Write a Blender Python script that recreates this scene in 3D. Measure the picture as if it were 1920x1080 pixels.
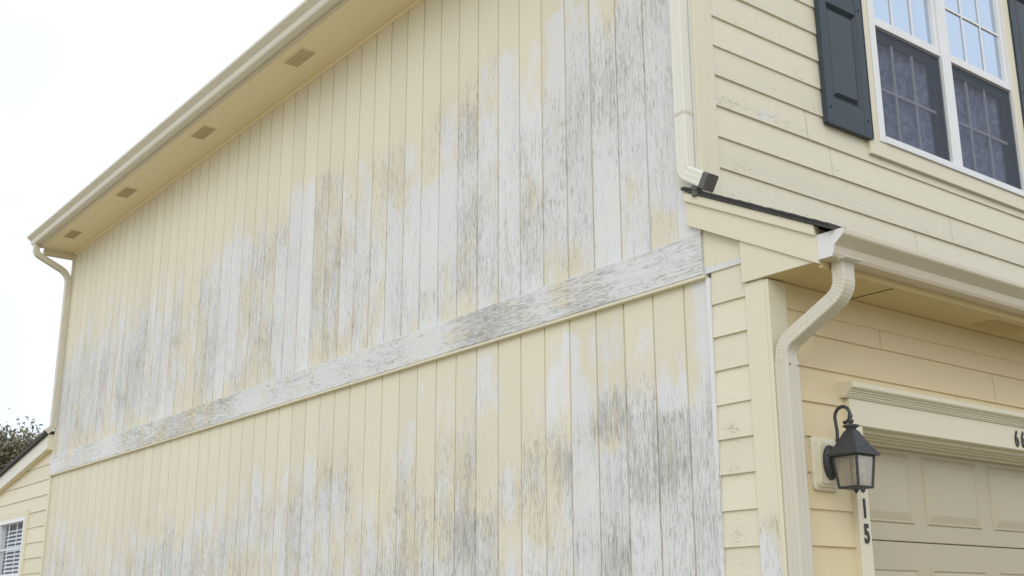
import bpy, math, random
from mathutils import Vector, Matrix, noise
random.seed(11)
R = math.radians
scene = bpy.context.scene
for o in list(bpy.data.objects): bpy.data.objects.remove(o)
C = scene.collection

# ------------------------------------------------------------ camera
cd = bpy.data.cameras.new('camera'); cam = bpy.data.objects.new('camera', cd); C.objects.link(cam)
r_ = Vector((0.79180867, -0.6107615, -0.00306792)); u_ = Vector((-0.16333538, -0.21658741, 0.9625027)); f_ = r_.cross(u_) * -1
M = Matrix((r_, u_, -f_)).transposed().to_4x4(); M.translation = (-3.798, -3.4772, 1.6)
cam.matrix_world = M
cd.sensor_width = 36; cd.lens = 2186.2 / 1920 * 36; cd.clip_end = 2000
scene.camera = cam

# ------------------------------------------------------------ sky, sun, exposure
SUN_EL, SUN_AZ = R(30), R(228)      # azimuth clockwise from +Y: behind the viewer's left shoulder
W = bpy.data.worlds.new('World'); scene.world = W; W.use_nodes = True
nt = W.node_tree; bg = nt.nodes['Background']
sky = nt.nodes.new('ShaderNodeTexSky'); sky.sky_type = 'NISHITA'; sky.sun_disc = False
sky.sun_elevation = SUN_EL; sky.sun_rotation = SUN_AZ
geo = nt.nodes.new('ShaderNodeTexCoord')
nz = nt.nodes.new('ShaderNodeTexNoise'); nz.inputs['Scale'].default_value = 2.2; nz.inputs['Detail'].default_value = 5
cr = nt.nodes.new('ShaderNodeValToRGB'); cr.color_ramp.elements[0].position = 0.3; cr.color_ramp.elements[0].color = (9.6, 10.4, 11.6, 1)
cr.color_ramp.elements[1].position = 0.7; cr.color_ramp.elements[1].color = (12.0, 12.5, 13.2, 1)
mx = nt.nodes.new('ShaderNodeMix'); mx.data_type = 'RGBA'; mx.inputs[0].default_value = 0.9
nt.links.new(geo.outputs['Generated'], nz.inputs['Vector']); nt.links.new(nz.outputs['Fac'], cr.inputs['Fac'])
nt.links.new(sky.outputs[0], mx.inputs[6]); nt.links.new(cr.outputs[0], mx.inputs[7])
nt.links.new(mx.outputs[2], bg.inputs[0]); bg.inputs[1].default_value = 0.10
sl = bpy.data.lights.new('sun', 'SUN'); sl.energy = 1.0; sl.angle = R(35); sl.color = (1, .93, .84)
so = bpy.data.objects.new('sun', sl); C.objects.link(so)
d = Vector((math.sin(SUN_AZ) * math.cos(SUN_EL), math.cos(SUN_AZ) * math.cos(SUN_EL), math.sin(SUN_EL)))
so.rotation_euler = d.to_track_quat('Z', 'Y').to_euler(); so.location = (-20, -20, 20)
scene.view_settings.view_transform = 'Standard'; scene.view_settings.look = 'None'
scene.view_settings.exposure = 0.0; scene.view_settings.gamma = 1
scene.render.engine = 'CYCLES'
scene.cycles.max_bounces = 10; scene.cycles.diffuse_bounces = 6; scene.cycles.transparent_max_bounces = 12

# ------------------------------------------------------------ materials
class NT:
    def __init__(s, name):
        s.m = bpy.data.materials.new(name); s.m.use_nodes = True; s.t = s.m.node_tree
        s.b = s.t.nodes['Principled BSDF']; s.out = s.t.nodes['Material Output']
    def n(s, ty, **kw):
        x = s.t.nodes.new(ty)
        for k, v in kw.items(): setattr(x, k, v)
        return x
    def l(s, a, b): s.t.links.new(a, b)
    def math(s, op, a, b=None, c=None, clamp=False):
        x = s.n('ShaderNodeMath', operation=op, use_clamp=clamp)
        for i, v in enumerate((a, b, c)):
            if v is None: continue
            if isinstance(v, (int, float)): x.inputs[i].default_value = v
            else: s.l(v, x.inputs[i])
        return x.outputs[0]
    def mix(s, f, a, b):
        x = s.n('ShaderNodeMix', data_type='RGBA')
        for i, v in ((0, f), (6, a), (7, b)):
            if isinstance(v, (int, float)): x.inputs[i].default_value = v
            elif isinstance(v, tuple): x.inputs[i].default_value = (*v, 1)
            else: s.l(v, x.inputs[i])
        return x.outputs[2]
    def noise(s, sc, detail=3, rough=.55, off=None, scale=1.0, dist=0):
        tc = s.n('ShaderNodeTexCoord'); mp = s.n('ShaderNodeMapping'); s.l(tc.outputs['Object'], mp.inputs['Vector'])
        mp.inputs['Scale'].default_value = sc
        v = mp.outputs[0]
        if off is not None:
            cb = s.n('ShaderNodeCombineXYZ'); s.l(s.math('MULTIPLY', off, 37.0), cb.inputs[0]); s.l(s.math('MULTIPLY', off, 13.0), cb.inputs[2])
            ad = s.n('ShaderNodeVectorMath', operation='ADD'); s.l(v, ad.inputs[0]); s.l(cb.outputs[0], ad.inputs[1]); v = ad.outputs[0]
        z = s.n('ShaderNodeTexNoise'); z.inputs['Scale'].default_value = scale; z.inputs['Detail'].default_value = detail
        z.inputs['Roughness'].default_value = rough; z.inputs['Distortion'].default_value = dist
        s.l(v, z.inputs['Vector']); return z.outputs['Fac']
    def bump(s, h, strength=.3, dist=.002):
        b = s.n('ShaderNodeBump'); b.inputs['Strength'].default_value = strength; b.inputs['Distance'].default_value = dist
        s.l(h, b.inputs['Height']); s.l(b.outputs[0], s.b.inputs['Normal'])

CREAM = (.70, .668, .538); WHITE = (.70, .73, .765); GREY = (.185, .18, .155)

def worn(name, stream, fine, base=CREAM, seed_scale=1.0, grain=.25, big_vert=True):
    """cream paint with chalky white and grey mildew worn patches; 'wear' attribute: R white, G grey, B board seed"""
    m = NT(name)
    at = m.n('ShaderNodeAttribute', attribute_name='wear'); sp = m.n('ShaderNodeSeparateColor'); m.l(at.outputs['Color'], sp.inputs[0])
    w, g, sd = sp.outputs[0], sp.outputs[1], sp.outputs[2]
    # stretch noise contrast to ~0..1
    def st(x): return m.math('MULTIPLY_ADD', m.math('SUBTRACT', x, .5), 2.6, .5)
    nb = st(m.noise((2.6, 2.6, 1.7) if big_vert else (3, 1.6, 5), 3, .55)); nc = st(m.noise((5, 5, 2.8), 2, .5, m.math('ADD', sd, .2)))
    w = m.math('ADD', m.math('MULTIPLY', w, .96), m.math('MULTIPLY', m.math('MULTIPLY', m.math('SUBTRACT', nc, .5), .62), m.math('MULTIPLY', w, 3.0, clamp=True)))
    g = m.math('ADD', m.math('MULTIPLY', g, .98), m.math('MULTIPLY', m.math('MULTIPLY', m.math('SUBTRACT', nb, .45), .32), m.math('MULTIPLY', g, 3.0, clamp=True)), clamp=True)
    n1 = st(m.noise(stream, 6, .62, sd))
    n1b = st(m.noise(tuple(v * 1.2 for v in fine), 5, .75, sd))
    gl_ = (fine[0], fine[1] * 1.7, fine[2] * .2) if big_vert else (fine[0], fine[1] * .2, fine[2] * 1.7)
    n6 = st(m.noise(gl_, 4, .7, m.math('ADD', sd, .55)))
    wt = m.math('ADD', m.math('ADD', m.math('MULTIPLY', n1, .46), m.math('MULTIPLY', n1b, .28)), m.math('MULTIPLY', n6, .26))
    wm = m.math('MULTIPLY_ADD', m.math('SUBTRACT', w, wt), 3.0, .5, clamp=True)
    n2 = st(m.noise(tuple(v * 1.35 for v in fine), 5, .75, m.math('ADD', sd, .37)))
    n3 = st(m.noise(tuple(v * .28 for v in fine), 4, .6, m.math('ADD', sd, .71)))
    gt = m.math('ADD', m.math('ADD', m.math('MULTIPLY', n2, .50), m.math('MULTIPLY', n6, .36)), m.math('MULTIPLY', n3, .14))
    gm = m.math('MULTIPLY_ADD', m.math('SUBTRACT', m.math('MULTIPLY_ADD', g, .52, .13), gt), 4.2, .42, clamp=True)
    gm = m.math('MULTIPLY', gm, m.math('MULTIPLY', g, 3.0, clamp=True))
    big = m.noise((.9, .9, .5), 3)
    bc = m.mix(m.math('MULTIPLY_ADD', big, .5, 0), base, tuple(v * q for v, q in zip(base, (.95, .96, .98))))
    sdt = m.math('MULTIPLY', m.math('SUBTRACT', sd, .5), .07)
    c = m.mix(m.math('MULTIPLY', wm, .9), bc, WHITE)
    soft = m.math('MULTIPLY', g, .2)
    c = m.mix(soft, c, (.50, .50, .45))
    nv = m.noise((3.2, 3.2, 2.2), 3, .6)
    c = m.mix(m.math('MULTIPLY', gm, m.math('MULTIPLY_ADD', nv, .55, .17)), c, GREY)
    n5 = st(m.noise(tuple(v * 1.1 for v in fine), 3, .7, m.math('ADD', sd, .9)))
    ds = m.math('MULTIPLY_ADD', m.math('SUBTRACT', m.math('MULTIPLY_ADD', g, .34, .06), n5), 5.5, .3, clamp=True)
    ds = m.math('MULTIPLY', ds, m.math('MULTIPLY', g, 2.5, clamp=True))
    c = m.mix(m.math('MULTIPLY', ds, .42), c, (.13, .13, .11))
    hs = m.n('ShaderNodeHueSaturation'); m.l(c, hs.inputs['Color']); m.l(m.math('ADD', sdt, 1.0), hs.inputs['Value'])
    m.l(hs.outputs[0], m.b.inputs['Base Color'])
    m.b.inputs['Roughness'].default_value = .62; m.b.inputs['Specular IOR Level'].default_value = .3
    h = m.math('SUBTRACT', m.noise(fine, 4, .6, sd), m.math('MULTIPLY', m.math('ADD', wm, gm), .3))
    m.bump(h, grain, .005)
    return m.m

def paint(name, base=CREAM, rough=.5, grain=None, gs=.15, dirt=.25, spec=.4):
    m = NT(name)
    n = m.noise((1.3, 1.3, 1.3), 5, .6)
    c = m.mix(m.math('MULTIPLY', n, .7), base, tuple(v * q for v, q in zip(base, (.93, .93, .92))))
    d1 = m.noise((9, 9, 5), 6, .7); d2 = m.noise((70, 70, 40), 3, .7)
    k = m.math('MULTIPLY_ADD', m.math('ADD', d1, m.math('MULTIPLY', d2, .6)), 5, -4.6, clamp=True)
    c = m.mix(m.math('MULTIPLY', k, dirt), c, (.36, .35, .29))
    d3 = m.noise((28, 28, 1.6), 4, .65); k3 = m.math('MULTIPLY_ADD', d3, 4, -2.15, clamp=True)
    c = m.mix(m.math('MULTIPLY', k3, .10 + dirt * .35), c, (.47, .45, .36))
    m.l(c, m.b.inputs['Base Color']); m.b.inputs['Roughness'].default_value = rough; m.b.inputs['Specular IOR Level'].default_value = spec
    if grain: m.bump(m.noise(grain, 4, .6), gs, .003)
    return m.m

def plain(name, base, rough=.5, metal=0, spec=.5, bumpsc=None, bs=.1):
    m = NT(name)
    n = m.noise((6, 6, 6), 4, .6)
    c = m.mix(n, tuple(v * .9 for v in base), tuple(min(1, v * 1.08) for v in base))
    m.l(c, m.b.inputs['Base Color']); m.b.inputs['Roughness'].default_value = rough
    m.b.inputs['Metallic'].default_value = metal; m.b.inputs['Specular IOR Level'].default_value = spec
    if bumpsc: m.bump(m.noise(bumpsc, 3), bs, .002)
    return m.m

def glass(name, refl, tint=(.8, .85, .85), rough=.02, fres=False, seeded=False, gcol=(1, 1, 1), haze=0, hazecol=(.5, .5, .5)):
    m = NT(name); t = m.t
    tr = m.n('ShaderNodeBsdfTransparent'); tr.inputs[0].default_value = (*tint, 1)
    gl = m.n('ShaderNodeBsdfGlossy'); gl.inputs['Roughness'].default_value = rough; gl.inputs[0].default_value = (*gcol, 1)
    ms = m.n('ShaderNodeMixShader'); ms.inputs[0].default_value = refl
    m.l(tr.outputs[0], ms.inputs[1]); m.l(gl.outputs[0], ms.inputs[2])
    if seeded:
        b = m.n('ShaderNodeBump'); b.inputs['Strength'].default_value = .35; b.inputs['Distance'].default_value = .001
        m.l(m.noise((210, 210, 150), 2), b.inputs['Height']); m.l(b.outputs[0], gl.inputs['Normal'])
    o = ms.outputs[0]
    if haze:
        df = m.n('ShaderNodeBsdfDiffuse'); df.inputs[0].default_value = (*hazecol, 1)
        m2 = m.n('ShaderNodeMixShader'); m2.inputs[0].default_value = haze; m.l(o, m2.inputs[1]); m.l(df.outputs[0], m2.inputs[2]); o = m2.outputs[0]
    m.l(o, m.out.inputs['Surface']); return m.m

MT = {}
MT['siding'] = worn('worn_vertical_siding', (16, 16, 2.2), (90, 90, 12.5))
MT['band'] = worn('worn_band_paint', (9, 2.6, 16), (60, 12, 85), big_vert=False)
MT['trimv'] = worn('worn_vertical_trim', (14, 14, 2.0), (90, 90, 16))
MT['clap'] = worn('worn_clapboard_paint', (7, 7, 20), (26, 30, 85), grain=.4, big_vert=False)
MT['trim'] = paint('cream_trim_paint', (.695, .665, .525), grain=(40, 40, 14), gs=.12, dirt=.12)
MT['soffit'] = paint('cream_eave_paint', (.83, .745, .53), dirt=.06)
MT['bay_soffit'] = paint('shade_toned_bay_soffit_paint', (.62, .51, .27), dirt=.1)  # cream soffit with its warm, bounced-light shade painted into the base colour
MT['slots'] = plain('soffit_vent_slots', (.46, .39, .25), .7)
MT['garage_clap'] = worn('shade_toned_clapboard_paint', (9, 9, 14), (20, 26, 90), big_vert=False, base=(.69, .595, .385), grain=.2)  # shaded copy of the cream clapboard paint: bay-front shade is in the colour
MT['garage_door'] = paint('beige_door_enamel', (.49, .44, .325), rough=.45, dirt=.06)
MT['casing'] = paint('cream_casing_paint', (.705, .67, .53), rough=.45, dirt=.06)
MT['gutter'] = paint('almond_gutter_enamel', (.60, .55, .44), rough=.38, dirt=.22)
MT['gutter_end'] = paint('white_gutter_enamel', (.70, .71, .72), rough=.4, dirt=.1)
MT['gutter_up'] = paint('pale_gutter_enamel', (.70, .69, .62), rough=.4, dirt=.3)
MT['pipe'] = paint('cream_downspout_enamel', (.60, .58, .49), rough=.38, dirt=.6)
MT['pipe_pale'] = paint('chalky_downspout_enamel', (.73, .73, .67), rough=.45, dirt=.35)
MT['shingle'] = plain('charcoal_shingle', (.055, .055, .058), .9, bumpsc=(120, 120, 120), bs=.6)
MT['dark'] = plain('dark_void_lining', (.03, .03, .03), .8)
MT['mouth'] = plain('tarnished_pipe_inside', (.11, .11, .105), .7)
MT['shutter'] = plain('slate_shutter_vinyl', (.036, .055, .072), .55, bumpsc=(30, 160, 6), bs=.08)
MT['shutterpanel'] = plain('slate_shutter_vinyl_panel', (.042, .062, .08), .55, bumpsc=(30, 160, 6), bs=.08)
MT['vinyl'] = plain('white_window_vinyl', (.74, .76, .78), .35)
MT['jamb_shade'] = plain('shade_painted_jamb', (.045, .05, .05), .6)  # pale window reveal and sash, darkened in colour to stand for shade
MT['screenrail'] = plain('grey_screen_frame', (.16, .17, .18), .5)
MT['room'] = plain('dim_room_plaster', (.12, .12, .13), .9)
MT['blind'] = plain('white_blind_slats', (.78, .82, .88), .6)
MT['iron'] = plain('blackened_bronze', (.055, .063, .07), .5, metal=.3, bumpsc=(220, 220, 220), bs=.35)
MT['number'] = plain('black_numeral', (.022, .022, .025), .45)
MT['candle'] = plain('ivory_candle_sleeve', (.62, .60, .52), .5)
MT['bulb'] = glass('bulb_glass', .25, (.9, .9, .85))
MT['glass_up'] = glass('upper_pane_glass', .84, (.8, .88, .98), gcol=(.60, .70, .83))
MT['glass_low'] = glass('lower_pane_glass', .10, (.88, .9, .92))
MT['glass_lamp'] = glass('seeded_lantern_glass', .30, (.70, .66, .57), rough=.10, seeded=True, haze=.28, hazecol=(.43, .40, .33))
def screen_mat():
    m = NT('insect_screen_mesh'); tr = m.n('ShaderNodeBsdfTransparent'); tr.inputs[0].default_value = (.9, .9, .95, 1)
    df = m.n('ShaderNodeBsdfDiffuse'); df.inputs[0].default_value = (.13, .15, .19, 1)
    ms = m.n('ShaderNodeMixShader'); ms.inputs[0].default_value = .52
    m.l(tr.outputs[0], ms.inputs[1]); m.l(df.outputs[0], ms.inputs[2]); m.l(ms.outputs[0], m.out.inputs['Surface']); return m.m
MT['screen'] = screen_mat()
def curtain_mat():
    m = NT('patterned_lace'); v = m.noise((7, 7, 7), 2, .5, dist=2.6)
    v2 = m.noise((26, 26, 20), 2, .5, dist=3.0)
    k = m.math('MULTIPLY_ADD', m.math('ADD', v, m.math('MULTIPLY', v2, .6)), 3.0, -1.9, clamp=True)
    m.l(m.mix(k, (.27, .32, .43), (.62, .69, .84)), m.b.inputs['Base Color']); m.b.inputs['Roughness'].default_value = .9
    return m.m
MT['curtain'] = curtain_mat()
def ground_mat(name, a, b, sc):
    m = NT(name); n = m.noise((sc, sc, sc), 8, .65); n2 = m.noise((.25, .25, .25), 3)
    m.l(m.mix(m.math('ADD', m.math('MULTIPLY', n, .7), m.math('MULTIPLY', n2, .3)), a, b), m.b.inputs['Base Color']); m.b.inputs['Roughness'].default_value = .9
    m.bump(n, .5, .02); return m.m
MT['lawn'] = ground_mat('dry_lawn', (.32, .26, .15), (.52, .43, .27), 14)
MT['concrete'] = ground_mat('driveway_concrete', (.22, .19, .14), (.30, .26, .2), 9)
MT['grasses'] = ground_mat('grass_blades', (.09, .13, .04), (.2, .22, .09), 5)
MT['bark'] = plain('grey_brown_bark', (.14, .11, .085), .9, bumpsc=(30, 30, 5), bs=.6)
def leaf_mat():
    m = NT('autumn_leaves'); at = m.n('ShaderNodeAttribute', attribute_name='wear'); sp = m.n('ShaderNodeSeparateColor'); m.l(at.outputs['Color'], sp.inputs[0])
    m.l(m.mix(sp.outputs[0], (.09, .095, .05), (.21, .185, .11)), m.b.inputs['Base Color']); m.b.inputs['Roughness'].default_value = .7
    return m.m
MT['leaf'] = leaf_mat()

# ------------------------------------------------------------ mesh helpers
class MB:
    def __init__(s): s.v = []; s.f = []; s.w = []; s.mi = []
    def add(s, vs, fs, w=(0, 0, .5), mi=0):
        n = len(s.v); s.v += [tuple(v) for v in vs]; s.f += [tuple(i + n for i in f) for f in fs]
        if isinstance(w, list): s.w += w
        else: s.w += [w] * len(vs)
        s.mi += [mi] * len(fs)
    def box(s, x0, x1, y0, y1, z0, z1, w=(0, 0, .5), mi=0):
        s.add([(x, y, z) for x in (x0, x1) for y in (y0, y1) for z in (z0, z1)],
              [(0, 1, 3, 2), (4, 6, 7, 5), (0, 4, 5, 1), (2, 3, 7, 6), (0, 2, 6, 4), (1, 5, 7, 3)], w, mi)
    def grid_box(s, x0, x1, y0, y1, z0, z1, ax, vals, wf):
        """box divided along axis ax at vals; wf(v) gives wear"""
        vs = []; fs = []; ws = []
        for v in vals:
            o = {0: [(v, y0, z0), (v, y1, z0), (v, y1, z1), (v, y0, z1)], 1: [(x0, v, z0), (x1, v, z0), (x1, v, z1), (x0, v, z1)],
                 2: [(x0, y0, v), (x1, y0, v), (x1, y1, v), (x0, y1, v)]}[ax]
            vs += o; ws += [wf(v)] * 4
        for i in range(len(vals) - 1):
            a = 4 * i
            for j in range(4): fs.append((a + j, a + (j + 1) % 4, a + 4 + (j + 1) % 4, a + 4 + j))
        fs.append((3, 2, 1, 0)); a = 4 * (len(vals) - 1); fs.append((a, a + 1, a + 2, a + 3))
        s.add(vs, fs, ws)
    def prism(s, poly, ax, a, b, w=(0, 0, .5), cap=True):
        """poly of 2D points in the plane across axis ax (ax 0: (y,z); 1: (x,z); 2: (x,y))"""
        def P(p, t): return {0: (t, p[0], p[1]), 1: (p[0], t, p[1]), 2: (p[0], p[1], t)}[ax]
        n = len(poly); vs = [P(p, a) for p in poly] + [P(p, b) for p in poly]
        fs = [(i, (i + 1) % n, n + (i + 1) % n, n + i) for i in range(n)]
        if cap: fs += [tuple(range(n))[::-1], tuple(range(n, 2 * n))]
        s.add(vs, fs, w)
    def quad(s, a, b, c, d, w=(0, 0, .5)): s.add([a, b, c, d], [(0, 1, 2, 3)], w)
    def ring_tube(s, rings, cap0=True, cap1=True):
        n = len(rings[0]); vs = [p for r in rings for p in r]; fs = []
        for i in range(len(rings) - 1):
            for j in range(n): fs.append((i * n + j, i * n + (j + 1) % n, (i + 1) * n + (j + 1) % n, (i + 1) * n + j))
        if cap0: fs.append(tuple(range(n))[::-1])
        if cap1: fs.append(tuple(range((len(rings) - 1) * n, len(rings) * n)))
        s.add(vs, fs)
    def lathe(s, prof, cx, cy, n=24, a0=0, sx=1, sy=1):
        rings = []
        for r, z in prof: rings.append([(cx + sx * r * math.cos(a0 + 2 * math.pi * i / n), cy + sy * r * math.sin(a0 + 2 * math.pi * i / n), z) for i in range(n)])
        s.ring_tube(rings)
    def build(s, name, mat, parent=None, bevel=0, smooth=False, seg=1):
        me = bpy.data.meshes.new(name); me.from_pydata(s.v, [], s.f)
        for q in (mat if isinstance(mat, list) else [mat]): me.materials.append(MT[q])
        a = me.color_attributes.new('wear', 'FLOAT_COLOR', 'POINT')
        for i, w in enumerate(s.w): a.data[i].color = (w[0], w[1], w[2], 1)
        for i, p in enumerate(me.polygons): p.material_index = s.mi[i]; p.use_smooth = smooth
        import bmesh
        bm = bmesh.new(); bm.from_mesh(me); bmesh.ops.recalc_face_normals(bm, faces=bm.faces); bm.to_mesh(me); bm.free()
        o = bpy.data.objects.new(name, me); C.objects.link(o)
        if parent: o.parent = parent
        if bevel:
            b = o.modifiers.new('bevel', 'BEVEL'); b.width = bevel; b.segments = seg; b.limit_method = 'ANGLE'; b.angle_limit = R(40)
        return o
def tag(o, label=None, cat=None, group=None, kind=None):
    for k, v in (('label', label), ('category', cat), ('group', group), ('kind', kind)):
        if v: o[k] = v
    return o
def thing(name, label, cat, loc=(0, 0, 0), group=None):
    o = bpy.data.objects.new(name, None); o.location = loc; C.objects.link(o); return tag(o, label, cat, group)
def boxobj(name, mat, parent, *b, bevel=.002):
    m = MB(); m.box(*b); return m.build(name, mat, parent, bevel)

def arc_path(pts, rad, n=7):
    pts = [Vector(p) for p in pts]; out = [pts[0]]; tags = [0]
    for i in range(1, len(pts) - 1):
        p = pts[i]; a = (pts[i - 1] - p); b = (pts[i + 1] - p); la, lb = a.length, b.length; a.normalize(); b.normalize()
        ang = math.acos(max(-1, min(1, a.dot(b)))); rr = rad[i] if isinstance(rad, (list, tuple)) else rad
        if ang > 3.1: out.append(p); tags.append(0); continue
        t = min(rr / math.tan(ang / 2), la * .48, lb * .48); rr = t * math.tan(ang / 2)
        c = p + (a + b).normalized() * (rr / math.sin(ang / 2)); s0 = p + a * t - c; s1 = p + b * t - c
        tot = s0.angle(s1); axis = s0.cross(s1).normalized()
        for k in range(n + 1): out.append(c + Matrix.Rotation(tot * k / n, 3, axis) @ s0); tags.append(1)
    out.append(pts[-1]); tags.append(0); return out, tags
def rect_pipe(mb, pts, rad, side, w, d, ribs=True, n=14, sub=None):
    """rectangular corrugated downspout: w across 'side', d the other way"""
    path, tg = arc_path(pts, rad, n); side = Vector(side).normalized()
    prof = []
    c = .22
    for sx, sy, in ((1, 1), (-1, 1), (-1, -1), (1, -1)):
        for k in range(3):
            a = math.pi / 4 * k
            base = {(1, 1): 0, (-1, 1): math.pi / 2, (-1, -1): math.pi, (1, -1): 1.5 * math.pi}[(sx, sy)] + a
            prof.append((sx * (w / 2 - c * d / 2) + math.cos(base) * c * d / 2, sy * (d / 2 - c * d / 2) + math.sin(base) * c * d / 2))
        # shallow flutes along the face that follows
        nx = {(1, 1): (-1, 1), (-1, 1): (-1, -1), (-1, -1): (1, -1), (1, -1): (1, 1)}[(sx, sy)]
        p0 = prof[-1]
        e = {(1, 1): (-(w / 2 - c * d / 2), d / 2), (-1, 1): (-w / 2, -(d / 2 - c * d / 2)), (-1, -1): (w / 2 - c * d / 2, -d / 2), (1, -1): (w / 2, d / 2 - c * d / 2)}[(sx, sy)]
        inn = {(1, 1): (0, -1), (-1, 1): (1, 0), (-1, -1): (0, 1), (1, -1): (-1, 0)}[(sx, sy)]
        for q, dep in ((.15, 0), (.22, .0009), (.32, .0009), (.39, 0), (.61, 0), (.68, .0009), (.78, .0009), (.85, 0)):
            prof.append((p0[0] + (e[0] - p0[0]) * q + inn[0] * dep, p0[1] + (e[1] - p0[1]) * q + inn[1] * dep))
    rings = []
    for i, p in enumerate(path):
        t = (path[min(i + 1, len(path) - 1)] - path[max(i - 1, 0)]).normalized()
        s2 = (side - t * side.dot(t)).normalized(); o = t.cross(s2).normalized()
        k = 1.0
        if ribs and tg[i] and i % 2: k = .975
        rings.append([p + s2 * (a * k) + o * (b * k) for a, b in prof])
    mb.ring_tube(rings)

# clapboards: each course a lapped wedge; plane = 'x' (wall faces -X, runs along Y) or 'y' (wall faces -Y, runs along X)
def clap(mb, plane, at, spans, bottoms, h, top=lambda t: 99, low=lambda t: -99, lap=.011, step=.25, wear=lambda t, z, q: (0, 0)):
    jr = random.Random(int(abs(at) * 100) + len(bottoms))
    for bi, z0 in enumerate(bottoms):
        sd = ((bi * 7919) % 97) / 97
        sp = []
        for (a, b) in (spans(z0) if callable(spans) else spans):
            if b - a > 2.2:
                c = a + .6 + jr.random() * 1.4
                while c < b - .4: sp.append((a, c - .0012)); a = c + .0012; c += 3.66
            sp.append((a, b))
        for (a, b) in sp:
            n = max(1, int((b - a) / step)); ts = [a + (b - a) * i / n for i in range(n + 1)]
            vs = []; ws = []; rows = [0, .25, .6, 1]
            zj = random.uniform(-.0012, .0012)
            for t in ts:
                zt = min(z0 + h + .004, top(t)); zb = max(z0, low(t)) + zj
                if zt < zb + .002: zt = zb + .002
                bow = .0012 * math.sin(t * 2.1 + bi * 1.7)
                pts = [(zb, 0.0)] + [(zb + (zt - zb) * q, lap * (1 - (zb + (zt - zb) * q - z0) / h) + .001 + (bow if q < .5 else 0)) for q in rows]
                for k, (z, dd) in enumerate(pts):
                    vs.append((at - dd, t, z) if plane == 'x' else (t, at - dd, z))
                    q = (z - z0) / h; w = wear(t, z, q); ws.append((w[0], w[1], sd))
            m_ = len(rows) + 1; fs = []
            for i in range(n):
                for k in range(m_ - 1): fs.append((i * m_ + k, (i + 1) * m_ + k, (i + 1) * m_ + k + 1, i * m_ + k + 1))
            # ends
            mb.add(vs, fs, ws)
            for t in (ts[0], ts[-1]):
                zt = min(z0 + h, top(t)); 
                if zt > z0 + .01:
                    e = [(0, z0), (lap, z0), (0, zt)]
                    mb.add([(at - x, t, z) if plane == 'x' else (t, at - x, z) for x, z in e], [(0, 1, 2)], (0, 0, sd))
def interp(tab, x, i):
    if x <= tab[0][0]: return tab[0][i]
    for p, q in zip(tab, tab[1:]):
        if p[0] <= x <= q[0]: return p[i] + (q[i] - p[i]) * (x - p[0]) / max(1e-6, q[0] - p[0])
    return tab[-1][i]
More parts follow.
